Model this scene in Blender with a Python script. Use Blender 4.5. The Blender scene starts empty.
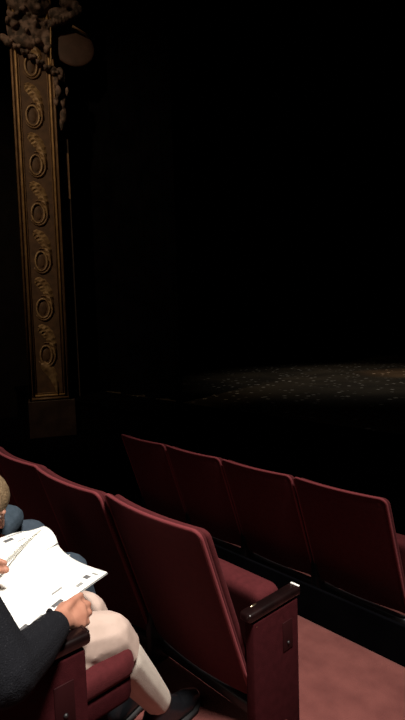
import bpy, bmesh, math, random
from mathutils import Vector, Matrix
random.seed(7)
PI = math.pi
sc = bpy.context.scene
C = sc.collection
V = Vector
H = 1.53                      # eye height above the floor of the middle row

# ------------------------------------------------------------------ materials
def mat(name, col, rough=.7, metal=0., sheen=0., noise=None, bump=0., bscale=200., spec=.5, coat=0., sheencol=None):
    m = bpy.data.materials.new(name); m.use_nodes = True
    nt = m.node_tree; b = nt.nodes['Principled BSDF']
    b.inputs['Base Color'].default_value = (*col, 1)
    b.inputs['Roughness'].default_value = rough
    b.inputs['Metallic'].default_value = metal
    b.inputs['Specular IOR Level'].default_value = spec
    b.inputs['Coat Weight'].default_value = coat
    b.inputs['Sheen Weight'].default_value = sheen
    b.inputs['Sheen Roughness'].default_value = .45
    if sheencol: b.inputs['Sheen Tint'].default_value = (*sheencol, 1)
    if noise or bump:
        tc = nt.nodes.new('ShaderNodeTexCoord')
    if noise:
        scale, col2, lo, hi = noise
        n = nt.nodes.new('ShaderNodeTexNoise'); n.inputs['Scale'].default_value = scale
        n.inputs['Detail'].default_value = 5
        r = nt.nodes.new('ShaderNodeMapRange'); r.inputs['From Min'].default_value = lo; r.inputs['From Max'].default_value = hi
        mx = nt.nodes.new('ShaderNodeMix'); mx.data_type = 'RGBA'
        mx.inputs['A'].default_value = (*col, 1); mx.inputs['B'].default_value = (*col2, 1)
        nt.links.new(tc.outputs['Object'], n.inputs['Vector'])
        nt.links.new(n.outputs['Fac'], r.inputs['Value'])
        nt.links.new(r.outputs['Result'], mx.inputs['Factor'])
        nt.links.new(mx.outputs['Result'], b.inputs['Base Color'])
    if bump:
        n2 = nt.nodes.new('ShaderNodeTexNoise'); n2.inputs['Scale'].default_value = bscale
        bp = nt.nodes.new('ShaderNodeBump'); bp.inputs['Strength'].default_value = bump
        bp.inputs['Distance'].default_value = .004
        nt.links.new(tc.outputs['Object'], n2.inputs['Vector'])
        nt.links.new(n2.outputs['Fac'], bp.inputs['Height'])
        nt.links.new(bp.outputs['Normal'], b.inputs['Normal'])
    return m

M = {}
M['velvet'] = mat('red_velvet', (.068, .0108, .0128), .9, sheen=.06, sheencol=(.6, .17, .19), noise=(60, (.052, .008, .0096), .35, .7), bump=.25, bscale=420, spec=.15)
M['velvet_edge'] = mat('red_velvet_piping', (.14, .025, .029), .85, sheen=.2, sheencol=(.8, .23, .25), bump=.2, bscale=400, spec=.2)
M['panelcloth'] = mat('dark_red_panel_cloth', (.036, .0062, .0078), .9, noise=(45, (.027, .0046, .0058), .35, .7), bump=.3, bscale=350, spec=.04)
M['platecloth'] = mat('dark_plate_paint', (.021, .0042, .005), .6, spec=.1)
M['return'] = mat('dim_return_paint', (.035, .022, .015), .8, noise=(3, (.012, .009, .007), .4, .6))
M['lacquer'] = mat('dark_lacquered_wood', (.010, .0035, .0035), .3, spec=.4, coat=.25, noise=(14, (.005, .002, .002), .4, .6))
M['blackmetal'] = mat('black_painted_metal', (.008, .007, .008), .5)
M['brass'] = mat('pale_brass', (.75, .62, .42), .28, metal=1)
M['glint_scrap'] = mat('pale_glint_and_scrap', (.9, .86, .8), .3)  # painted highlight on the armrest front, also the floor scrap
M['carpet'] = mat('rose_red_carpet', (.16, .052, .045), .95, sheen=.1, noise=(9, (.115, .035, .031), .35, .7), bump=.8, bscale=260, spec=.1)
M['black'] = mat('black_drape_and_shade', (.0015, .0015, .002), .95, noise=(3, (.0025, .0025, .0032), .4, .6), spec=0.)  # drapes, plus surfaces kept black in place of shade
M['wallpaint'] = mat('dark_auditorium_plaster', (.005, .004, .0045), .9, noise=(4, (.008, .006, .006), .4, .7), spec=.1)
M['leafgilt'] = mat('rubbed_gilt_leaf', (.36, .24, .12), .55, metal=.1, noise=(15, (.18, .105, .05), .35, .65), bump=.5, bscale=40)
M['gilt'] = mat('aged_gilt_wood', (.19, .11, .05), .55, metal=.15, noise=(7, (.12, .065, .028), .35, .65), bump=.4, bscale=60)
M['giltpanel'] = mat('brown_gilt_ground', (.095, .047, .021), .7, noise=(9, (.055, .027, .012), .35, .65), bump=.5, bscale=50)
M['giltbright'] = mat('bright_gilt_moulding', (.42, .26, .11), .5, metal=.15, noise=(11, (.26, .155, .06), .35, .65))
M['carving'] = mat('dusty_painted_carving', (.2, .13, .105), .75, noise=(10, (.04, .025, .018), .42, .58), bump=.5, bscale=50)
M['shield'] = mat('brown_shield_paint', (.075, .036, .025), .7, noise=(6, (.05, .024, .016), .35, .65))
M['plinth'] = mat('dark_brown_plinth', (.045, .027, .021), .45, noise=(5, (.028, .016, .013), .4, .6))
M['skin'] = mat('skin', (.42, .2, .135), .55, noise=(40, (.37, .165, .11), .4, .65), spec=.35)
M['skin2'] = mat('child_skin', (.46, .24, .17), .55, noise=(40, (.42, .2, .14), .4, .65), spec=.35)
M['sweater'] = mat('charcoal_flecked_knit', (.0085, .009, .0115), .95, noise=(330, (.035, .035, .04), .6, .8), bump=.6, bscale=300, spec=.1)
M['cream'] = mat('cream_cotton', (.50, .385, .33), .85, noise=(14, (.42, .32, .27), .35, .7), bump=.35, bscale=25, spec=.2)
M['white_knit'] = mat('off_white_knit', (.55, .49, .425), .9, noise=(14, (.5, .44, .38), .35, .7), bump=.3, bscale=500, spec=.15)
M['shoe'] = mat('black_leather', (.006, .007, .009), .4, bump=.2, bscale=120)
M['sole'] = mat('black_rubber_sole', (.01, .01, .011), .7)
M['denim'] = mat('blue_grey_cloth', (.045, .062, .082), .9, noise=(50, (.034, .048, .066), .35, .7), bump=.4, bscale=180, spec=.15)
M['navy'] = mat('slate_blue_jersey', (.042, .06, .08), .9, noise=(60, (.03, .045, .06), .35, .7), bump=.4, bscale=220, spec=.15)
M['blond'] = mat('dark_blond_hair', (.21, .145, .08), .6, noise=(90, (.13, .085, .045), .35, .65), bump=.9, bscale=130)
M['brown'] = mat('brown_hair', (.05, .028, .016), .6, noise=(90, (.03, .016, .01), .35, .65), bump=.9, bscale=130)
M['paper'] = mat('white_paper', (.88, .88, .84), .6, spec=.3)
M['ink'] = mat('grey_ink', (.11, .11, .115), .7)
M['inkfaint'] = mat('faint_print', (.66, .66, .64), .7)
M['inklight'] = mat('pale_grey_ink', (.27, .27, .26), .7)
M['eye'] = mat('eye_dark', (.02, .015, .012), .2)
M['eyewhite'] = mat('eye_white', (.8, .78, .74), .3)
M['lip'] = mat('lip', (.36, .13, .11), .5)

# stage floor: dark boards with pale flecks
def stage_mat():
    m = bpy.data.materials.new('flecked_stage_floor'); m.use_nodes = True
    nt = m.node_tree; b = nt.nodes['Principled BSDF']; L = nt.links.new
    b.inputs['Roughness'].default_value = .55; b.inputs['Specular IOR Level'].default_value = .2
    tc = nt.nodes.new('ShaderNodeTexCoord')
    mp = nt.nodes.new('ShaderNodeMapping'); mp.inputs['Scale'].default_value = (1, 1, 1)
    vo = nt.nodes.new('ShaderNodeTexVoronoi'); vo.inputs['Scale'].default_value = 6.5; vo.inputs['Randomness'].default_value = 1
    L(tc.outputs['Object'], mp.inputs['Vector']); L(mp.outputs['Vector'], vo.inputs['Vector'])
    r = nt.nodes.new('ShaderNodeMapRange'); r.inputs['From Min'].default_value = .26; r.inputs['From Max'].default_value = .14
    L(vo.outputs['Distance'], r.inputs['Value'])
    sp = nt.nodes.new('ShaderNodeSeparateColor'); L(vo.outputs['Color'], sp.inputs['Color'])
    r2 = nt.nodes.new('ShaderNodeMapRange'); r2.inputs['From Min'].default_value = .2; r2.inputs['From Max'].default_value = .95
    L(sp.outputs['Red'], r2.inputs['Value'])
    mu = nt.nodes.new('ShaderNodeMath'); mu.operation = 'MULTIPLY'
    L(r.outputs['Result'], mu.inputs[0]); L(r2.outputs['Result'], mu.inputs[1])
    no = nt.nodes.new('ShaderNodeTexNoise'); no.inputs['Scale'].default_value = 1.1; no.inputs['Detail'].default_value = 6
    L(tc.outputs['Object'], no.inputs['Vector'])
    r3 = nt.nodes.new('ShaderNodeMapRange'); r3.inputs['From Min'].default_value = .38; r3.inputs['From Max'].default_value = .62
    L(no.outputs['Fac'], r3.inputs['Value'])
    base = nt.nodes.new('ShaderNodeMix'); base.data_type = 'RGBA'
    base.inputs['A'].default_value = (.028, .022, .016, 1); base.inputs['B'].default_value = (.06, .047, .032, 1)
    L(r3.outputs['Result'], base.inputs['Factor'])
    mx = nt.nodes.new('ShaderNodeMix'); mx.data_type = 'RGBA'
    mx.inputs['B'].default_value = (.5, .46, .4, 1)
    L(base.outputs['Result'], mx.inputs['A']); L(mu.outputs['Value'], mx.inputs['Factor'])
    L(mx.outputs['Result'], b.inputs['Base Color'])
    return m
M['stage'] = stage_mat()

# ------------------------------------------------------------------ helpers
def obj(name, bm, m, parent=None, smooth=True, label=None):
    me = bpy.data.meshes.new(name)
    if isinstance(bm, bpy.types.Mesh): me = bm; me.name = name
    else:
        bmesh.ops.recalc_face_normals(bm, faces=bm.faces)
        bm.to_mesh(me); bm.free()
    me.materials.clear(); me.materials.append(M[m])
    if smooth: me.polygons.foreach_set('use_smooth', [True] * len(me.polygons))
    o = bpy.data.objects.new(name, me); C.objects.link(o)
    if parent: o.parent = parent
    if label: o['label'] = label
    return o
def thing(name, label, cat, loc=(0, 0, 0), group=None, rotz=0):
    o = bpy.data.objects.new(name, None); C.objects.link(o)
    o.empty_display_size = .1
    o.location = loc; o.rotation_euler = (0, 0, rotz)
    o['label'] = label; o['category'] = cat
    if group: o['group'] = group
    return o
def struct(name, bm, m, parent=None):
    o = obj(name, bm, m, parent, smooth=False)
    if not parent: o['kind'] = 'structure'
    return o
def add_box(bm, lo, hi):
    r = bmesh.ops.create_cube(bm, size=1)
    for v in r['verts']:
        v.co = V([lo[i] + (v.co[i] + .5) * (hi[i] - lo[i]) for i in range(3)])
    return r['verts']
def box(lo, hi, bev=0., seg=2):
    bm = bmesh.new(); add_box(bm, lo, hi)
    if bev: bmesh.ops.bevel(bm, geom=bm.edges[:], offset=bev, segments=seg, profile=.5, affect='EDGES')
    return bm
def slab(w, h, t, rtop, rbot, rall, nx=10, nz=8, segc=5):
    """upright slab, x centred, z 0..h, y 0..t, rounded corners and soft edges, cut into a grid so it can bend"""
    bm = bmesh.new(); add_box(bm, (-w/2, 0, 0), (w/2, t, h))
    bm.edges.ensure_lookup_table()
    for top, r in ((True, rtop), (False, rbot)):
        es = [e for e in bm.edges if abs((e.verts[0].co - e.verts[1].co).normalized().y) > .9 and
              all((v.co.z > h/2) == top for v in e.verts)]
        if r: bmesh.ops.bevel(bm, geom=es, offset=r, segments=segc, profile=.5, affect='EDGES')
    es = [e for e in bm.edges if len(e.link_faces) == 2 and e.calc_face_angle() > .9]
    bmesh.ops.bevel(bm, geom=es, offset=rall, segments=3, profile=.5, affect='EDGES')
    for i in range(1, nx):
        bmesh.ops.bisect_plane(bm, geom=bm.verts[:] + bm.edges[:] + bm.faces[:], plane_co=(-w/2 + w*i/nx, 0, 0), plane_no=(1, 0, 0))
    for i in range(1, nz):
        bmesh.ops.bisect_plane(bm, geom=bm.verts[:] + bm.edges[:] + bm.faces[:], plane_co=(0, 0, h*i/nz), plane_no=(0, 0, 1))
    return bm
def warp(bm, fn):
    for v in bm.verts: v.co = fn(v.co)
    return bm
def tube(bm, pts, rad, n=8, closed=False, flat=1.):
    pts = [V(p) for p in pts]; k = len(pts); rings = []
    for i, p in enumerate(pts):
        if closed: t = pts[(i+1) % k] - pts[i-1]
        else: t = pts[min(i+1, k-1)] - pts[max(i-1, 0)]
        t.normalize()
        a = t.orthogonal() if abs(t.y) > .95 else t.cross(V((0, 1, 0))); a.normalize()
        b = t.cross(a)
        r = rad[i] if isinstance(rad, (list, tuple)) else rad
        rings.append([bm.verts.new(p + a*r*math.cos(2*PI*j/n) + b*r*flat*math.sin(2*PI*j/n)) for j in range(n)])
    for i in range(k if closed else k-1):
        A, B = rings[i], rings[(i+1) % k]
        for j in range(n): bm.faces.new((A[j], A[(j+1) % n], B[(j+1) % n], B[j]))
    if not closed:
        bm.faces.new(rings[0][::-1]); bm.faces.new(rings[-1])
    return bm
def ball(bm, c, r, sub=2, rot=None):
    if not isinstance(r, (tuple, list)): r = (r, r, r)
    res = bmesh.ops.create_icosphere(bm, subdivisions=sub, radius=1)
    R = rot or Matrix.Identity(3)
    for v in res['verts']: v.co = V(c) + R @ V((v.co.x*r[0], v.co.y*r[1], v.co.z*r[2]))
    return res['verts']
def hull(bm, balls):
    """closed convex blend of balls [(centre, radius or (rx,ry,rz)), ...] added to bm as one shell"""
    t = bmesh.new()
    for c, r in balls: ball(t, c, r)
    res = bmesh.ops.convex_hull(t, input=t.verts[:])
    dead = [g for g in res['geom_interior'] if isinstance(g, bmesh.types.BMVert)] + [g for g in res['geom_unused'] if isinstance(g, bmesh.types.BMVert)]
    bmesh.ops.delete(t, geom=list(set(dead)), context='VERTS')
    bmesh.ops.recalc_face_normals(t, faces=t.faces)
    me = bpy.data.meshes.new('t'); t.to_mesh(me); t.free(); bm.from_mesh(me); bpy.data.meshes.remove(me)
def chain(bm, pts):
    for a, b in zip(pts, pts[1:]): hull(bm, [a, b])
def grow(pts, d):
    return [(c, tuple(x + d for x in r) if isinstance(r, (tuple, list)) else r + d) for c, r in pts]
def fuse(bm, voxel, smooth=4, dz=0.):
    """voxel union of everything in bm -> mesh"""
    me = bpy.data.meshes.new('fuse'); bm.to_mesh(me); bm.free()
    o = bpy.data.objects.new('fuse', me); C.objects.link(o)
    r = o.modifiers.new('r', 'REMESH'); r.mode = 'VOXEL'; r.voxel_size = voxel
    s = o.modifiers.new('s', 'SMOOTH'); s.factor = .5; s.iterations = smooth
    dg = bpy.context.evaluated_depsgraph_get(); dg.update()
    out = bpy.data.meshes.new_from_object(o.evaluated_get(dg))
    bpy.data.objects.remove(o); bpy.data.meshes.remove(me)
    return out
def cut(me, planes):
    """open a mesh at planes (point, outward normal)"""
    bm = bmesh.new(); bm.from_mesh(me)
    for co, no, near in planes:
        far = {v for v in bm.verts if (v.co - V(co)).length > near}
        g = [v for v in bm.verts if v not in far]
        s = set(g)
        geom = g + [e for e in bm.edges if all(v in s for v in e.verts)] + [f for f in bm.faces if all(v in s for v in f.verts)]
        bmesh.ops.bisect_plane(bm, geom=geom, plane_co=co, plane_no=no, clear_outer=True)
    bm.to_mesh(me); bm.free(); return me
def dup(root, loc, label):
    r = root.copy(); C.objects.link(r); r.location = loc; r['label'] = label
    for ch in list(root.children):
        c = ch.copy(); C.objects.link(c); c.parent = r
        for g in ch.children:
            d = g.copy(); C.objects.link(d); d.parent = c
    return r

# ------------------------------------------------------------------ camera
yaw, pitch, roll = math.radians(47.8), math.radians(4.2), math.radians(1.8)
f = V((-math.sin(yaw)*math.cos(pitch), math.cos(yaw)*math.cos(pitch), -math.sin(pitch)))
r0 = V((math.cos(yaw), math.sin(yaw), 0)); u0 = r0.cross(f)
cr = math.cos(roll)*r0 - math.sin(roll)*u0; cu = math.cos(roll)*u0 + math.sin(roll)*r0
cam = bpy.data.objects.new('camera', bpy.data.cameras.new('camera')); C.objects.link(cam)
cam.matrix_world = Matrix(((cr.x, cu.x, -f.x, 0), (cr.y, cu.y, -f.y, 0), (cr.z, cu.z, -f.z, H), (0, 0, 0, 1)))
cam.data.sensor_fit = 'VERTICAL'; cam.data.sensor_height = 24; cam.data.lens = 24*520/720
cam.data.clip_start = .02
sc.camera = cam

# ------------------------------------------------------------------ setting
FB, FA, F0, FS = -.205, 0., .19, .38     # floor levels: front row, middle row, reader's row, stage
bm = bmesh.new()
# stepped carpet floor, one profile swept across the house
prof = [(-3., F0), (1.29, F0), (1.30, F0-.012), (1.30, FA), (2.065, FA), (2.085, FA-.008), (2.09, FA-.03), (2.09, FB), (2.09, FB-.3), (-3., FB-.3)]
ends = []
for x in (-10., 10.):
    ends.append([bm.verts.new((x, y, z)) for y, z in prof])
n = len(prof)
for i in range(n): bm.faces.new((ends[0][i], ends[0][(i+1) % n], ends[1][(i+1) % n], ends[1][i]))
bm.faces.new(ends[0]); bm.faces.new(ends[1][::-1])
struct('floor', bm, 'carpet')
bm = box((-3.5, 2.09, FB-.3), (10., 2.85, FB)); struct('floor_front', bm, 'carpet')       # platform of the front row
bm = box((-10., 2.09, FB-.32), (10., 4.10, FB-.01)); struct('floor_shade', bm, 'black')  # black sheet in place of the unlit floor before the stage
bm = box((-10., 4.75, FS-.06), (10., 15., FS)); struct('floor_stage', bm, 'stage')
bm = box((-10., 4.05, FS-.06), (10., 4.748, FS)); struct('floor_apron_shade', bm, 'black')          # apron coloured black so spilled light does not show
bm = box((-10., 4.10, FB-.3), (10., 15., FS-.06)); struct('trim_2', bm, 'black')       # stage riser
struct('trim_shade', box((-10., 2.088, FB), (-.9, 2.106, .175), .004), 'black')              # added black board in place of the unlit band at the step
# black backcloth hanging in folds
bm = bmesh.new(); cols = []
for i in range(261):
    x = -10.05 + i*20/260
    y = 14.2 + .10*math.sin(x*5.1) + .05*math.sin(x*11.7+1)
    cols.append((bm.verts.new((x, y, FS)), bm.verts.new((x, y, 10.))))
for a, b in zip(cols, cols[1:]): bm.faces.new((a[0], b[0], b[1], a[1]))
geom = bmesh.ops.extrude_face_region(bm, geom=bm.faces[:])
for g in geom['geom']:
    if isinstance(g, bmesh.types.BMVert): g.co.y += .03
struct('wall_back', bm, 'black')
bm = bmesh.new(); cols = []
for i in range(91):                                               # added black curtain, masks spilled light on the stage floor
    x = -9.95 + i*4.25/90
    y = 4.80 + .07*math.sin(x*9.) + .03*math.sin(x*21.)
    cols.append((bm.verts.new((x, y, FS)), bm.verts.new((x, y, 10.))))
for a, b in zip(cols, cols[1:]): bm.faces.new((a[0], b[0], b[1], a[1]))
geom = bmesh.ops.extrude_face_region(bm, geom=bm.faces[:])
for g in geom['geom']:
    if isinstance(g, bmesh.types.BMVert): g.co.y += .03
struct('wall_spill_mask', bm, 'black')
struct('wall_left', box((-10.2, -3., FB-.3), (-10., 15., 10.)), 'wallpaint')
struct('ceiling', box((-10.2, -3., 10.), (10.2, 15., 10.2)), 'wallpaint')
struct('wall_right', box((10., -3., FB-.3), (10.2, 15., 10.)), 'wallpaint')

# ------------------------------------------------------------------ theatre seats (local: x centred, +y towards the stage, z from the floor)
W = .52
REC = .335
ZB, ZT = .31, .925
def lean(y0, zb=ZB, sag=.028, half=W/2):
    def fn(c):
        z = c.z + zb
        return V((c.x, c.y + y0 + (ZT - z)*REC - sag*(1 - min(1, (c.x/half)**2)), z))
    return fn
def seat_mesh_parts(root, folded=True):
    sh = slab(W-.006, ZT-ZB, .024, .028, .03, .011); warp(sh, lean(0.)); obj('back_shell', sh, 'velvet', root)
    pip = bmesh.new()                                            # piping along the shell's rim
    w2, r = (W-.014)/2, .026
    pts = []
    for i in range(9): pts.append((-w2, .0, .05 + (ZT-ZB-.05-r)*i/9))
    for i in range(7): a = PI - i*PI/12; pts.append((-w2+r+r*math.cos(a), 0, ZT-ZB-r+r*math.sin(a)))
    for i in range(1, 12): pts.append((-w2+r+(2*w2-2*r)*i/12, 0, ZT-ZB))
    for i in range(7): a = PI/2 - i*PI/12; pts.append((w2-r+r*math.cos(a), 0, ZT-ZB-r+r*math.sin(a)))
    for i in range(1, 10): pts.append((w2, 0, ZT-ZB-r-(ZT-ZB-.05-r)*i/9))
    fn = lean(.004)
    tube(pip, [fn(V((p[0], p[1], p[2]-.002))) for p in pts], .0065, 8); obj('piping', pip, 'velvet_edge', root)
    cu = slab(W-.02, ZT-ZB-.063, .026, .028, .03, .011); warp(cu, lean(.026, ZB+.055)); obj('back_cushion', cu, 'velvet', root)
    if folded:
        s = slab(.465, .40, .115, .035, .03, .03)
        warp(s, lambda c: V((c.x, .30 + c.y - .12*(c.z-.2), .222 + c.z))); obj('seat', s, 'velvet', root)
    else:
        s = slab(.45, .41, .068, .035, .03, .016)
        warp(s, lambda c: V((c.x, min(.575, .155 + c.z), .318 + c.y + .03*c.z))); obj('seat_base', s, 'panelcloth', root)
        s = slab(.465, .42, .066, .04, .03, .024)
        warp(s, lambda c: V((c.x, min(.585, .155 + c.z), .380 + c.y + .03*c.z + .012*(1-(c.x/.24)**2)))); obj('seat', s, 'velvet', root)
        p = bmesh.new()
        tube(p, [(-.2 + .40*i/10, .560, .392) for i in range(11)], .006, 6); obj('piping', p, 'velvet_edge', root)
    bar = box((-.24, .21, .235), (.24, .25, .275), .008); obj('cross_bar', bar, 'blackmetal', root)
def standard(root, x, end=False, y0=.085, y1=.385, strip=True):
    s = obj('side_stand', box((x-.02, y0+.02 if end else .17, 0), (x+.02, y1 if end else .385, .585), .006), 'panelcloth' if end else 'blackmetal', root)
    a = bmesh.new(); add_box(a, (x-.024, y0 if end else .12, .592), (x+.024, (y1 if end else .385) + .015, .622))
    bmesh.ops.bevel(a, geom=a.edges[:], offset=.010, segments=3, profile=.5, affect='EDGES')
    ar = obj('armrest', a, 'lacquer', root)
    if end:
        obj('glint_strip', box((x-.018, y1+.0055, .618), (x+.018, y1+.0135, .6235), .002), 'glint_scrap' if strip else 'lacquer', ar, **({'label': 'painted glint along the front of the armrest'} if strip else {}))  # pale strip drawn as the highlight on the armrest's rounded front
        k = bmesh.new(); ball(k, (x-.012, y0+.055, .6215), (.005, .015, .003)); obj('top_glint', k, 'brass', ar)  # small bright ellipsoid drawn as the highlight along the armrest top
        k = bmesh.new(); ball(k, (x+.016, y0+.035, .572), (.005, .005, .005)); obj('screw', k, 'brass', s)
        lp = obj('latch_plate', box((x+.0195, y1-.085, .43), (x+.0225, y1-.035, .53), .0012), 'platecloth', s, label='small dark plate set in the side')
        k = bmesh.new(); ball(k, (x+.023, y1-.060, .455), .006); obj('latch_knob', k, 'blackmetal', lp)
    foot = obj('foot', box((x-.03, .12, 0), (x+.03, .36, .02), .004), 'blackmetal', root)

GA, GB, G0 = 'empty seats of the middle row', 'empty seats of the front row', 'seats of the readers row'
plain = thing('theatre_seat', 'x', 'seat', group=GA); seat_mesh_parts(plain); standard(plain, -W/2)
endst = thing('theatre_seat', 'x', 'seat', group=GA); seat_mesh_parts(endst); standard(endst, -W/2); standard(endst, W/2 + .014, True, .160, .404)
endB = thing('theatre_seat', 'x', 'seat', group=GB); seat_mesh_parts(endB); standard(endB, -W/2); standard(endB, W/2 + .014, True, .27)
down = thing('theatre_seat', 'x', 'seat', group=G0); seat_mesh_parts(down, False); standard(down, -W/2); standard(down, W/2 + .014, True, strip=False)
down2 = thing('theatre_seat', 'x', 'seat', group=G0); seat_mesh_parts(down2, False); standard(down2, -W/2)

XA, YA = -1.095, .962
labsA = ['empty red velvet aisle seat nearest the camera, dark armrest on its end panel',
         'empty red velvet seat second from the aisle, beyond the open magazine',
         'empty red velvet seat third from the aisle, above the blond head at the left edge',
         'red velvet seat cut off by the left edge, only a corner showing']
for i in range(4):
    p = (XA - W*(i+.5), YA - (0, .022, .012, 0)[i], FA)
    src = endst if i == 0 else plain
    if i < 2: o = src; o.location = p; o['label'] = labsA[i]
    else: o = dup(src, p, labsA[i])
    o['group'] = GA
XB, YB = -1.125, 2.095; WB = .53
labsB = ['rightmost dark red seat of the front row, above the pink carpet',
         'front-row dark red seat left of the rightmost one, behind the armrest',
         'front-row dark red seat second from its left end, behind the aisle seat back',
         'dark red seat at the left end of the front row, nearest the gilded pillar']
for i in range(4):
    if i == 0: o = endB; o.location = (XB - WB*.5, YB, FB); o['label'] = labsB[0]
    else: o = dup(plain, (XB - WB*(i+.5), YB, FB), labsB[i])
    o['group'] = GB
Y0 = .18
down.location = (XA - W*.5, Y0, F0); down['label'] = 'red seat with its cushion down under the reader in cream trousers'
down2.location = (XA - W*1.5, Y0, F0); down2['label'] = 'red seat under the blond child, mostly hidden at the left edge'

# ------------------------------------------------------------------ gilded proscenium pilaster
pu, pn = V((.42, .9075, 0)), V((.9075, -.42, 0))
PB = V((-7.617 + .42*.05, 3.606 + .9075*.05, FS))                                         # middle of the panel's foot
pil = thing('carved_pilaster', 'tall gilded pillar beside the stage, carved with scrolls and leaves, ornate at its head', 'pillar', (PB.x, PB.y, FB), rotz=math.atan2(pu.y, pu.x))
# local: x to the right along the face, y into the wall, z from the auditorium floor
ZS = FS - FB
K = .01495
hw = .315
TOPZ = 9.2
obj('shaft', box((-hw, 0, ZS), (hw, .34, ZS+TOPZ), .006), 'giltpanel', pil, smooth=False)
obj('plinth', box((-hw-.02, -.015, 0), (hw+.06, .36, ZS-.002), .01), 'plinth', pil, smooth=False)
def strip(name, x, wd, dp, m, z0=ZS+.02, z1=ZS+TOPZ-.05):
    b = bmesh.new()
    n = 10
    pts = [(x + wd/2*math.cos(PI*j/n), -dp*math.sin(PI*j/n)+.002) for j in range(n+1)]
    a = [b.verts.new((px, py, z0)) for px, py in pts]; c = [b.verts.new((px, py, z1)) for px, py in pts]
    for j in range(n): b.faces.new((a[j], a[j+1], c[j+1], c[j]))
    b.faces.new(a); b.faces.new(c[::-1]); b.faces.new((a[0], c[0], c[-1], a[-1]))
    obj(name, b, m, pil)
for sgn in (-1, 1):
    strip('edge_moulding', sgn*(hw-.022), .042, .03, 'gilt')
    strip('inner_moulding', sgn*(hw-.078), .040, .030, 'giltbright', ZS+.075)
    strip('fillet', sgn*(hw-.116), .016, .014, 'gilt', ZS+.11)
for z, w_, d_, m_ in ((.03, hw-.005, .03, 'gilt'), (.08, hw-.06, .026, 'giltbright'), (.115, hw-.11, .014, 'gilt')):
    b = bmesh.new(); tube(b, [(-w_, 0, ZS+z), (w_, 0, ZS+z)], d_*.75, 8); obj('bottom_moulding', b, m_, pil)
# scrolls
def leaf_mesh(c, s, mirror=1):
    """curled acanthus leaf: starts at upper left, sweeps down to the right of the ring below"""
    b = bmesh.new(); rows = []
    N = 14
    for i in range(N+1):
        t = i/N
        a = math.radians(118 - 128*t)                              # along an arc
        R = .20*s
        u = 1-t
        px = (-.10*u*u + 2*.115*u*t + .140*t*t)*s; pz = (.44*u*u + 2*.36*u*t - .03*t*t)
        wd = (.098*math.sin(PI*min(1, t**.8*.95+.04))**.7*(1-.45*t) + .012*abs(math.sin(t*PI*8)))*s
        dx, dz = 2*u*.215 + 2*t*.025, -2*u*.08 - 2*t*.39
        l = math.hypot(dx, dz); nx, nz = -dz/l, dx/l
        row = []
        for q in (-1, -.5, 0, .5, 1):
            h = -.045*(1-abs(q)) - .004 - (.010*math.sin(t*PI*12) if abs(q) == .5 else 0)
            row.append(b.verts.new((c[0] + mirror*(px + nx*wd*q), h if abs(q) < 1 else .004, c[1] + pz + nz*wd*q)))
        rows.append(row)
    for A, B in zip(rows, rows[1:]):
        for j in range(4): b.faces.new((A[j], A[j+1], B[j+1], B[j]))
    return b
def ring(c, rx, rz):
    b = bmesh.new()
    tube(b, [(c[0] + rx*math.cos(2*PI*i/28), -.012, c[1] + rz*math.sin(2*PI*i/28)) for i in range(28)], .0155, 8, closed=True)
    return b
for k in range(9):
    y = 354.5 - 48.2*k
    zc = ZS + (402 - y)*K
    xc = -.028 - .010*(k % 2)
    rg = obj('scroll_ring', ring((xc, zc), .085 + .008*(k % 2), .145), 'leafgilt', pil)
    b = bmesh.new(); ball(b, (xc, .004, zc), (.06, .012, .11)); obj('rosette', b, 'giltpanel', rg)
    # outer volute hugging the ring
    b = bmesh.new(); P = []; Rr = []
    for i in range(20):
        a = math.radians(100 - 250*i/19); g = 1.30 + .10*math.sin(i*.3)
        P.append((xc + .10*g*math.cos(a)*1.0, -.008, zc + .155*g*math.sin(a)*.95)); Rr.append(.005 + .012*math.sin(PI*(i+1)/21))
    tube(b, P, Rr, 7); obj('volute', b, 'gilt', rg)
    obj('leaf', leaf_mesh((xc, zc + .0), 1.0), 'leafgilt', pil, smooth=False)
obj('leaf', leaf_mesh((-.02, ZS + .13), .95), 'leafgilt', pil)
# set-back return on the stage side
obj('return_pier', box((hw+.005, .18, ZS), (hw+.16, .5, ZS+TOPZ), .008), 'return', pil, smooth=False)
b = bmesh.new(); add_box(b, (hw+.125, .165, ZS+3.15), (hw+.155, .19, ZS+3.85)); obj('return_moulding', b, 'gilt', pil, smooth=False)
# carved head
def px(x, y, d=0.): return (((x - 36 + (402-y)*.0 + (402-y)*.041) - 11.5)*K + .0, -d, ZS + (402-y)*K)
def lump(name, m, items):
    b = bmesh.new()
    for (x, y, rx, rz, d, ry) in items:
        p = px(x, y, d); ball(b, p, (rx*K, ry, rz*K))
    return obj(name, fuse(b, .012, 2), m, pil)
rnd = random.Random(3)
items = [(30, 6, 22, 12, .02, .14), (32, 30, 19, 14, .0, .12), (28, 42, 16, 8, .0, .1), (14, 30, 5, 14, 0, .07), (48, 40, 8, 14, 0, .1)]
for i in range(34):
    x = rnd.uniform(10, 52); y = rnd.uniform(2, 30 + (x-8)*.55)
    items.append((x, y, rnd.uniform(2, 4.2), rnd.uniform(2, 4.2), .09, rnd.uniform(.05, .1)))
lump('carved_head', 'carving', items)
lump('garland', 'carving', [(14 + 3.6*i, 47 + 2.1*i + (1.5 if i % 2 else -1), 2.7, 2.7, .07, .06) for i in range(14)])
lump('cornice_ruffle', 'carving', [(54 + 3.2*i, 24 - .8*i - .12*i*i, 3.2, 5, .12, .08) for i in range(9)] + [(60, 14, 12, 7, .05, .1), (76, 5, 5, 6, .08, .08), (68, 2, 9, 6, .05, .1)])
b = bmesh.new(); ball(b, px(74, 42, -.02), (21*K, .035, 18.5*K), 3); obj('shield', b, 'shield', pil, label='dark brown oval shield')
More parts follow.
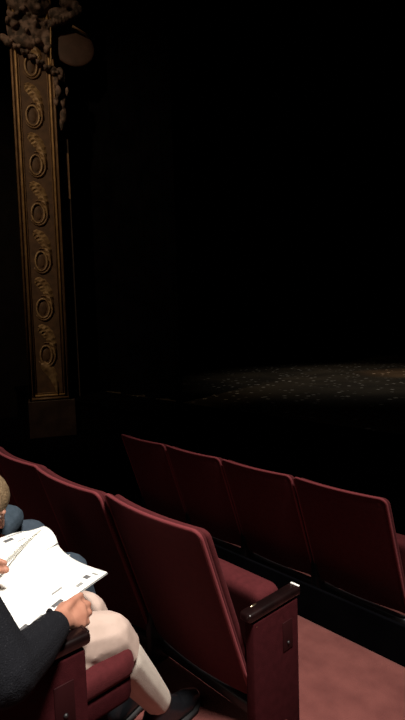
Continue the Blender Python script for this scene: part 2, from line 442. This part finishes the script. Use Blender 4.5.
lump('wing', 'carving', [(0, 42, 6, 3, .04, .05), (6, 43, 6, 4, .05, .06), (11, 46, 5, 5, .05, .06), (-6, 41, 6, 3, .03, .04)])
lump('drapery_swag', 'carving', [(56, 78, 3, 6, .03, .05), (58, 88, 3.5, 6, .03, .05), (56, 98, 3, 5, .02, .05), (67, 84, 2, 6, -.05, .05), (62, 95, 4, 9, -.05, .05), (63, 108, 4, 10, -.07, .05), (61, 118, 3, 7, -.07, .05), (60, 70, 4, 6, .04, .06), (53, 68, 4, 4, .05, .06)])
lump('gilt_bar', 'giltbright', [(51, y, 1., 5, .12, .03) for y in range(32, 66, 5)])
b = bmesh.new(); tube(b, [px(72, 24, .08), px(80, 27, .07), px(88, 30, .06)], [.02, .016, .006], 6); obj('twig', b, 'gilt', pil)

# ------------------------------------------------------------------ people
def person_root(loc, label):
    return thing('person', label, 'person', loc)
def Z(p): return V((p[0], p[1], p[2] + H))
class Rel:
    """builds a person's pieces in world space, stored relative to the root"""
    def __init__(s, root): s.root = root; s.o = V(root.location)
    def put(s, name, me, m, parent=None, label=None):
        me.transform(Matrix.Translation(-s.o))
        return obj(name, me, m, parent or s.root, label=label)
    def put_bm(s, name, bm, m, parent=None, label=None):
        bmesh.ops.translate(bm, verts=bm.verts[:], vec=-s.o)
        return obj(name, bm, m, parent or s.root, label=label)
def zz(pts): return [(Z(c), r) for c, r in pts]

# ---- the reader
rd = person_root((-1.35, .36, F0), 'reader in charcoal sweater and cream trousers holding an open magazine')
P = Rel(rd)
hipL, hipR = (-1.45, .31, -.79), (-1.27, .31, -.79)
kneL, kneR = (-1.375, .735, -.868), (-1.216, .722, -.862)
ankL, ankR = (-1.45, .90, -1.24), (-1.306, .94, -1.215)
legR = [(hipR, .085), ((-1.245, .52, -.825), .072), (kneR, .055), ((-1.236, .775, -.965), .052), ((-1.270, .857, -1.09), .043), (ankR, .034)]
legL = [(hipL, .085), ((-1.42, .52, -.825), .072), (kneL, .055), ((-1.385, .775, -.965), .052), ((-1.42, .845, -1.10), .043), (ankL, .034)]
torso = [((-1.36, .28, -.78), (.165, .115, .09)), ((-1.36, .25, -.62), (.15, .105, .10)), ((-1.36, .25, -.45), (.165, .11, .10)), ((-1.36, .245, -.36), (.13, .085, .06))]
shR, shL = (-1.165, .25, -.385), (-1.535, .25, -.375)
elR, elL = (-.965, .345, -.660), (-1.64, .25, -.67)
wrR, wrL = (-1.092, .512, -.684), (-1.475, .355, -.625)
armR = [(shR, .056), ((-1.07, .295, -.52), .047), (elR, .041), ((-1.025, .425, -.677), .038), (wrR, .026)]
armL = [(shL, .056), ((-1.59, .25, -.52), .047), (elL, .041), ((-1.56, .29, -.65), .037), (wrL, .026)]
head = [((-1.36, .245, -.36), .055), ((-1.36, .255, -.27), .052)]
hc = V((-1.36, .305, -.155))
bm = bmesh.new()
for ch in (legR, legL, torso, armR, armL, head): chain(bm, zz(ch))
for a, b_ in ((hipR, hipL),): hull(bm, [(Z(a), .085), (Z(b_), .085)])
for s_ in (shR, shL): hull(bm, [(Z(s_), .056), (Z((-1.36, .245, -.36)), .06)])
def build_head(bm, c, s, tilt, turn=0.):
    """head with brow, nose, lips, chin and ears; faces +y before tilt/turn"""
    R = Matrix.Rotation(turn, 3, 'Z') @ Matrix.Rotation(-tilt, 3, 'X')
    def q(x, y, z): return c + R @ V((x*s, y*s, z*s))
    def e(x, y, z, a, b, d): ball(bm, q(x, y, z), (a*s, b*s, d*s), 2, R)
    e(0, -.01, .025, .078, .098, .085); e(0, .018, -.03, .066, .076, .075)
    hull(bm, [(q(0, .055, -.085), .024*s), (q(-.035, .02, -.07), .028*s), (q(.035, .02, -.07), .028*s)])
    hull(bm, [(q(0, .088, .012), .007*s), (q(0, .108, -.026), .011*s)])
    e(-.012, .098, -.030, .009, .009, .007); e(.012, .098, -.030, .009, .009, .007)
    hull(bm, [(q(-.035, .078, .026), .010*s), (q(.035, .078, .026), .010*s)])
    e(-.034, .062, -.022, .024, .022, .022); e(.034, .062, -.022, .024, .022, .022)
    hull(bm, [(q(-.016, .085, -.054), .008*s), (q(.016, .085, -.054), .008*s)])
    for x in (-1, 1):
        hull(bm, [(q(x*.078, -.012, .012), (.007*s, .018*s, .016*s)), (q(x*.076, -.006, -.022), (.007*s, .010*s, .012*s))])
    return q, R
qR, RR = build_head(bm, Z(hc), 1.0, math.radians(28))
# right hand, on the page's edge: thumb along the top, fingers under
_h0 = V((-1.092, .512, -.684))
def hq(p): return Z(_h0 + (V(p) - _h0)*.84 + V((-.012, .004, .0)))
kn = [(-1.146, .600, -.688), (-1.130, .610, -.700), (-1.113, .606, -.716), (-1.096, .592, -.731)]
hull(bm, [(Z(wrR), (.025, .024, .022)), (hq((-1.132, .555, -.682)), .017), (hq((-1.096, .553, -.706)), .016)])
hull(bm, [(hq((-1.132, .555, -.682)), .017), (hq((-1.096, .553, -.706)), .016), (hq(kn[0]), .0115), (hq(kn[1]), .012), (hq(kn[2]), .0115), (hq(kn[3]), .0102)])
for k, (ln, r) in zip(kn, ((.036, .0088), (.040, .0090), (.036, .0086), (.029, .0078))):
    a = V(k); b_ = a + V((-.45, .80, -.30)).normalized()*ln; c_ = b_ + V((-.93, .05, -.12)).normalized()*ln*.68; d_ = c_ + V((-.80, -.6, .05)).normalized()*ln*.5
    chain(bm, [(hq(a), r*1.12), (hq(b_), r), (hq(c_), r*.92), (hq(d_), r*.82)])
chain(bm, [(hq((-1.106, .538, -.676)), .015), (hq((-1.128, .575, -.672)), .0115), (hq((-1.148, .605, -.676)), .0095), (hq((-1.164, .628, -.682)), .0080)])
# left hand, pinching a page between thumb and forefinger
knl = [(-1.408, 0.418, -0.614), (-1.415, 0.426, -0.630), (-1.423, 0.426, -0.646), (-1.433, 0.420, -0.660)]
hull(bm, [(Z(wrL), (.025, .024, .02)), (Z(knl[0]), .0125), (Z(knl[1]), .013), (Z(knl[2]), .0125), (Z(knl[3]), .011)])
chain(bm, [(Z(knl[0]), .0115), (Z((-1.377, 0.455, -0.604)), .0098), (Z((-1.355, 0.478, -0.608)), .0092), (Z((-1.343, 0.493, -0.616)), .0080)])
chain(bm, [(Z(knl[1]), .0115), (Z((-1.388, 0.463, -0.630)), .010), (Z((-1.371, 0.476, -0.647)), .0092), (Z((-1.369, 0.470, -0.662)), .0082)])
chain(bm, [(Z(knl[2]), .0110), (Z((-1.401, 0.462, -0.652)), .0095), (Z((-1.393, 0.463, -0.670)), .0088), (Z((-1.398, 0.448, -0.676)), .0080)])
chain(bm, [(Z(knl[3]), .0095), (Z((-1.415, 0.450, -0.666)), .0085), (Z((-1.411, 0.448, -0.678)), .0078), (Z((-1.415, 0.436, -0.680)), .0070)])
chain(bm, [(Z((-1.458, 0.368, -0.634)), .016), (Z((-1.398, 0.418, -0.632)), .0135), (Z((-1.363, 0.463, -0.631)), .0115), (Z((-1.337, 0.494, -0.634)), .0090)])
P.put('body', fuse(bm, .004, 3), 'skin')
# face details and hair
for x in (-.031, .031):
    b = bmesh.new(); ball(b, qR(x, .073, .008), (.011, .009, .006), 2, RR); P.put_bm('eye', b, 'eyewhite')
b = bmesh.new(); hull(b, [(qR(-.018, .0895, -.054), .005), (qR(.018, .0895, -.054), .005)]); P.put_bm('mouth', b, 'lip')
b = bmesh.new(); ball(b, qR(0, -.022, .038), (.088, .100, .085), 3, RR); ball(b, qR(0, -.055, -.01), (.078, .065, .085), 3, RR)
P.put('hair', fuse(b, .006, 2), 'brown')
# clothes
bm = bmesh.new()
chain(bm, zz(grow(torso, .016)))
for a in (armR, armL):
    chain(bm, zz(grow(a[:3], .018) + grow(a[3:4], .012) + grow(a[4:], .010)))
hull(bm, zz([(elR, .050), ((-1.005, .40, -.680), .048)]))
for s_ in (shR, shL): hull(bm, [(Z(s_), .074), (Z((-1.36, .245, -.37)), .075)])
sw = fuse(bm, .0055, 3)
def axis(a, b): return (V(b) - V(a)).normalized()
sw = cut(sw, [(Z((-1.089, .500, -.684)), axis(armR[3][0], wrR), .075), (Z((-1.485, .348, -.627)), axis(armL[3][0], wrL), .075)])
P.put('sweater', sw, 'sweater')
bm = bmesh.new(); tube(bm, [Z((-1.089, .497, -.684)) + .036*(V((.97, -.2, 0))*math.cos(2*PI*i/16) + V((0, 0, 1))*math.sin(2*PI*i/16)) for i in range(16)], .005, 6, closed=True); P.put_bm('cuff', bm, 'sweater')
bm = bmesh.new()
hull(bm, zz([((-1.36, .29, -.78), (.175, .125, .09)), ((-1.36, .31, -.74), (.16, .11, .06))]))
for lg in (legR, legL):
    chain(bm, zz([(lg[0][0], .094), (lg[1][0], .086), ((V(lg[2][0]) + V((0, -.004, 0))), .067), (lg[3][0], .068), (lg[4][0], .062)]))
# soft creases behind the knee and along the thigh
for y0_, y1_, z0_, z1_ in ((.50, .60, -.885, -.90), (.55, .645, -.86, -.89), (.60, .68, -.85, -.885), (.45, .52, -.84, -.885)):
    chain(bm, zz([((-1.176, y0_, z0_ + .035), .010), ((-1.167, (y0_+y1_)/2, (z0_+z1_)/2 + .008), .013), ((-1.176, y1_, z1_ - .01), .010)]))
tr = fuse(bm, .0055, 3)
ax = axis(legR[3][0], legR[4][0]); axl = axis(legL[3][0], legL[4][0])
tr = cut(tr, [(Z(V(kneR).lerp(V(legR[3][0]), .62)), axis(kneR, legR[3][0]), .32), (Z(V(legL[3][0]) + axl*.01), axl, .17)])
P.put('trousers', tr, 'cream')
bm = bmesh.new(); chain(bm, zz([(V(kneR).lerp(V(legR[3][0]), .55), .050)] + grow(legR[3:4], .009) + grow(legR[4:], .012))); P.put('stocking', fuse(bm, .0055, 3), 'white_knit')
bm = bmesh.new(); chain(bm, zz([(V(kneL).lerp(V(legL[3][0]), .55), .050)] + grow(legL[3:], .006))); P.put('stocking', fuse(bm, .0055, 3), 'white_knit')
def shoe(P, ank, toe, floor, m='shoe', s=1.):
    a = V((ank[0], ank[1], 0)); d = V((toe[0]-ank[0], toe[1]-ank[1], 0)).normalized()
    n_ = V((-d.y, d.x, 0)); F = floor
    def q(t, h): return a + d*t*s + V((0, 0, F + h*s))
    bm = bmesh.new()
    hull(bm, [(q(-.035, .05), .034*s), (q(.01, .115), .041*s), (q(.0, .05), .036*s)])
    hull(bm, [(q(-.03, .045), .036*s), (q(.02, .09), .04*s), (q(.08, .05), .038*s)])
    hull(bm, [(q(.07, .05), .04*s), (q(.13, .038), .040*s), (q(.175, .030), .027*s)])
    o = P.put('shoe', fuse(bm, .005, 3), m)
    bm = bmesh.new(); outl = []
    for t, w_ in ((-.072, .015), (-.06, .03), (-.02, .036), (.05, .034), (.10, .043), (.15, .042), (.19, .026), (.205, .01)): outl.append((t, w_))
    top, bot = [], []
    pts = [(t, w_) for t, w_ in outl] + [(t, -w_) for t, w_ in reversed(outl)]
    lo = [bm.verts.new(a + d*t*s + n_*w_*s + V((0, 0, F + .001))) for t, w_ in pts]
    hi = [bm.verts.new(a + d*t*s + n_*w_*s + V((0, 0, F + .018*s))) for t, w_ in pts]
    bm.faces.new(lo[::-1]); bm.faces.new(hi)
    for i in range(len(pts)): j = (i+1) % len(pts); bm.faces.new((lo[i], lo[j], hi[j], hi[i]))
    P.put_bm('sole', bm, 'sole', o)
# (shoe meshes are already relative to the root, so the sole's parent offset is zero)
shoe(P, ankR, (-1.335, 1.12), F0)
shoe(P, ankL, (-1.50, 1.08), F0)

# ---- the child in the next seat, bent over towards the magazine
cd = person_root((-1.86, .40, F0), 'blond child in slate blue leaning over beside the reader at the left edge')
P = Rel(cd)
chL, chR = (-1.93, .38, -.81), (-1.77, .38, -.81)
ckL, ckR = (-1.86, .785, -.785), (-1.535, .772, -.805)
caL, caR = (-1.88, .86, -1.24), (-1.58, .88, -1.24)
legL = [(chL, .075), ((-1.895, .58, -.775), .066), (ckL, .05), ((-1.87, .83, -.96), .046), (caL, .03)]
legR = [(chR, .075), ((-1.64, .58, -.825), .064), (ckR, .048), ((-1.55, .82, -.96), .044), (caR, .03)]
tor = [((-1.85, .36, -.80), (.13, .10, .08)), ((-1.82, .42, -.70), (.125, .095, .085)), ((-1.79, .48, -.63), (.13, .09, .08)), ((-1.77, .50, -.60), (.09, .07, .055))]
sR, sL = (-1.675, .46, -.64), (-1.895, .53, -.63)
eR, eL = (-1.70, .50, -.775), (-1.83, .70, -.685)
wR, wL = (-1.70, .62, -.735), (-1.72, .57, -.735)
aR = [(sR, .045), (eR, .034), (wR, .022)]
aL = [(sL, .045), (eL, .036), (wL, .022)]
hd = V((-1.715, .558, -.568))
bm = bmesh.new()
for ch in (legL, legR, tor, aR, aL): chain(bm, zz(ch))
hull(bm, zz([(chL, .075), (chR, .075)]))
for s_ in (sR, sL): hull(bm, zz([(s_, .045), ((-1.77, .50, -.60), .055)]))
chain(bm, zz([((-1.77, .50, -.61), .05), ((-1.735, .53, -.585), .042)]))
qC, RC = build_head(bm, Z(hd), .93, math.radians(38), math.radians(-20))
def small_hand(w, d, side):
    w = V(w); d = V(d).normalized(); n_ = d.cross(V((0, 0, 1))).normalized()
    ks = [w + d*.052 + n_*o for o in (-.024, -.008, .008, .022)]
    hull(bm, [(Z(w), .019)] + [(Z(k), .0095) for k in ks])
    for k, l in zip(ks, (.030, .034, .031, .025)):
        chain(bm, [(Z(k), .0085), (Z(k + d*l + V((0, 0, -.006))), .0075), (Z(k + d*l*1.6 + V((0, 0, -.020))), .0068), (Z(k + d*l*1.8 + V((0, 0, -.036))), .006)])
    chain(bm, [(Z(w + d*.012 + n_*side*.018), .0115), (Z(w + d*.04 + n_*side*.036), .0088), (Z(w + d*.062 + n_*side*.038), .0072)])
small_hand(wR, (.1, .9, -.45), -1); small_hand(wL, (.8, -.2, -.1), 1)
P.put('body', fuse(bm, .004, 3), 'skin2')
for x in (-.031, .031):
    b = bmesh.new(); ball(b, qC(x, .073, .008), (.011, .009, .006), 2, RC); P.put_bm('eye', b, 'eyewhite')
b = bmesh.new(); hull(b, [(qC(-.016, .0895, -.054), .0045), (qC(.016, .0895, -.054), .0045)]); P.put_bm('mouth', b, 'lip')
b = bmesh.new()
ball(b, qC(0, -.020, .036), (.084, .098, .080), 3, RC); ball(b, qC(0, -.045, -.005), (.076, .066, .075), 3, RC)
for i in range(40):                                              # tufts
    t = random.uniform(-1.2, 1.2); w_ = random.uniform(-.3, 1.3)
    a_ = qC(.075*math.sin(t), .05*math.cos(w_)-.05, .036 + .07*math.cos(t)*math.sin(max(.2, w_)))
    b2 = a_ + RC @ V((.012*math.sin(t), .028, .004))
    hull(b, [(a_, .010), (b2, .004)])
P.put('hair', fuse(b, .004, 1), 'blond')
bm = bmesh.new(); chain(bm, zz(grow(tor, .014)))
for a in (aR, aL): chain(bm, zz(grow(a[:2], .014) + grow(a[2:], .010)))
for s_ in (sR, sL): hull(bm, zz([(s_, .060), ((-1.77, .49, -.61), .065)]))
sw = fuse(bm, .0055, 3)
sw = cut(sw, [(Z(V(wR) - axis(eR, wR)*.012), axis(eR, wR), .06), (Z(V(wL) - axis(eL, wL)*.012), axis(eL, wL), .06)])
P.put('jumper', sw, 'navy')
bm = bmesh.new(); hull(bm, zz([((-1.85, .38, -.80), (.145, .11, .08)), ((-1.84, .40, -.76), (.13, .10, .05))]))
for lg in (legR, legL): chain(bm, zz(grow(lg, .014)))
tr = fuse(bm, .0055, 3)
tr = cut(tr, [(Z(V(caR)), axis(legR[3][0], caR), .09), (Z(V(caL)), axis(legL[3][0], caL), .09)])
P.put('trousers', tr, 'denim')
shoe(P, caR, (-1.61, 1.1), F0, s=.9); shoe(P, caL, (-1.91, 1.1), F0, s=.9)

# ------------------------------------------------------------------ magazine
mg = thing('magazine', 'open white magazine with small grey pictures, held across the laps', 'magazine', (-1.38, .60, H-.70))
MO = V(mg.location)
bl, bs, br = V((-1.600, .430, -.655)), V((-1.385, .415, -.682)), V((-1.125, .449, -.700))
tl, ts, tr_ = V((-1.625, .705, -.652)), V((-1.458, .700, -.664)), V((-1.236, .735, -.690))
def surf(s, t, up=0.):
    a, b = (bs, br) if s >= 0 else (bs, bl); c, d = (ts, tr_) if s >= 0 else (ts, tl)
    q = abs(s)
    p = a.lerp(b, q).lerp(c.lerp(d, q), t)
    hump = (-.020 if s >= 0 else .026)*math.sin(PI*q**.62)
    if s < 0 and t > .75 and q > .6: hump -= .02*((q-.6)/.4)*((t-.75)/.25)
    return Z(p + V((0, 0, hump + up + .006*math.sin(PI*t)*(1 if s >= 0 else -.3)))) - MO
def sheet(s0, s1, t0, t1, up, th, ns=18, nt=10):
    b = bmesh.new(); G = {}
    for k in (0, 1):
        for i in range(ns+1):
            for j in range(nt+1):
                G[k, i, j] = b.verts.new(surf(s0 + (s1-s0)*i/ns, t0 + (t1-t0)*j/nt, up - k*th))
    for i in range(ns):
        for j in range(nt):
            for k in (0, 1): b.faces.new((G[k, i, j], G[k, i+1, j], G[k, i+1, j+1], G[k, i, j+1]))
    for i in range(ns):
        for j in (0, nt): b.faces.new((G[0, i, j], G[0, i+1, j], G[1, i+1, j], G[1, i, j]))
    for j in range(nt):
        for i in (0, ns): b.faces.new((G[0, i, j], G[0, i, j+1], G[1, i, j+1], G[1, i, j]))
    return b
rp = obj('right_page', sheet(.004, 1, 0, 1, 0, .0035), 'paper', mg)
lp = obj('left_page', sheet(-1, -.004, 0, 1, 0, .003), 'paper', mg)
cv = obj('cover', sheet(-1.01, 1.01, -.005, 1.005, -.0045, .001, 36), 'inklight', mg)
def block(name, par, s, t, ds, dt, m): obj(name, sheet(s, s+ds, t, t+dt, .0012, .0006, 4, 4), m, par)
for s, t, ds, dt, m in ((.80, .80, .09, .055, 'ink'), (.87, .66, .05, .07, 'inklight'), (.90, .34, .06, .11, 'ink'), (.91, .13, .055, .10, 'inklight'), (.86, .0, .10, .09, 'ink'),
                        (.72, .46, .03, .12, 'inklight'), (.84, .90, .10, .02, 'inklight')):
    block('printed_picture', rp, s, t, ds, dt, m)
for i in range(16):                                               # faint lines of small print
    block('text_line', rp, .16 + .20*(i % 3) + .012*(i//3), .10 + .16*(i//3), .012, .12, 'inkfaint')
for s, t, ds, dt, m in ((-.70, .52, .13, .10, 'ink'), (-.86, .60, .04, .18, 'inklight'), (-.84, .86, .05, .10, 'inklight'), (-.42, .62, .02, .10, 'inklight')):
    block('printed_picture', lp, s, t, ds, dt, m)
# the leaf being turned
b = bmesh.new(); A = []
for i in range(15):
    t = i/14
    p = V((-1.352, .475, -.628)).lerp(V((-1.520, .675, -.630)), t) + V((0, 0, .006*math.sin(PI*t)))
    q_ = p + V((-.035*(1-t*.6), .010, -.034 + .012*t))
    A.append((b.verts.new(Z(p) - MO), b.verts.new(Z(p*.5 + q_*.5 + V((.004, 0, .003))) - MO), b.verts.new(Z(q_) - MO)))
for x, y in zip(A, A[1:]):
    b.faces.new((x[0], y[0], y[1], x[1])); b.faces.new((x[1], y[1], y[2], x[2]))
g = bmesh.ops.solidify(b, geom=b.faces[:], thickness=.0005)
obj('turning_page', b, 'paper', mg)

# small pale scrap on the floor under the aisle seat
b = box((-.011, -.004, 0), (.011, .004, .003), .001)
o = obj('paper_scrap', b, 'glint_scrap'); o.location = (-1.372, 1.262, F0); o.rotation_euler = (0, 0, .9)
o['label'] = 'tiny pale scrap on the dark floor under the aisle seat'; o['category'] = 'scrap'

# ------------------------------------------------------------------ light
def spot(name, loc, tgt, power, ang, blend, col, size):
    d = bpy.data.lights.new(name, 'SPOT'); d.energy = power; d.spot_size = math.radians(ang); d.spot_blend = blend
    d.color = col; d.shadow_soft_size = size
    o = bpy.data.objects.new(name, d); C.objects.link(o); o.location = loc
    o.rotation_euler = (V(tgt) - V(loc)).to_track_quat('-Z', 'Y').to_euler()
    return o
spot('house_light', (1.1, .55, 6.6), (-1.4, 1.0, .4), 3700, 37, 1., (1., .92, .84), .6)
spot('rear_fill', (.6, -5., 5.), (-1.7, 1.1, .6), 140, 32, 1., (1., .9, .82), .6)  # added fill lamp that lifts the seat backs from behind
spot('pillar_fill', (-4.2, -2., 8.2), (-7.75, 3.45, 3.5), 980, 50, 1., (1., .73, .45), .2)  # added lamp for the pillar, placed to graze its carving
spot('stage_wash', (-4.5, 9.5, 9.), (-5.3, 8.9, FS), 650, 44, 1., (1., .92, .8), .4)
spot('stage_pool', (-2., 12., 7.), (-4.8, 10.1, FS), 1000, 17, .8, (1., .55, .25), .1)
w = bpy.data.worlds.new('dark_house'); w.use_nodes = True
w.node_tree.nodes['Background'].inputs['Color'].default_value = (.5, .5, .75, 1)
w.node_tree.nodes['Background'].inputs['Strength'].default_value = .004
sc.world = w
sc.view_settings.view_transform = 'Standard'; sc.view_settings.look = 'None'
sc.view_settings.gamma = 1; sc.view_settings.exposure = 0
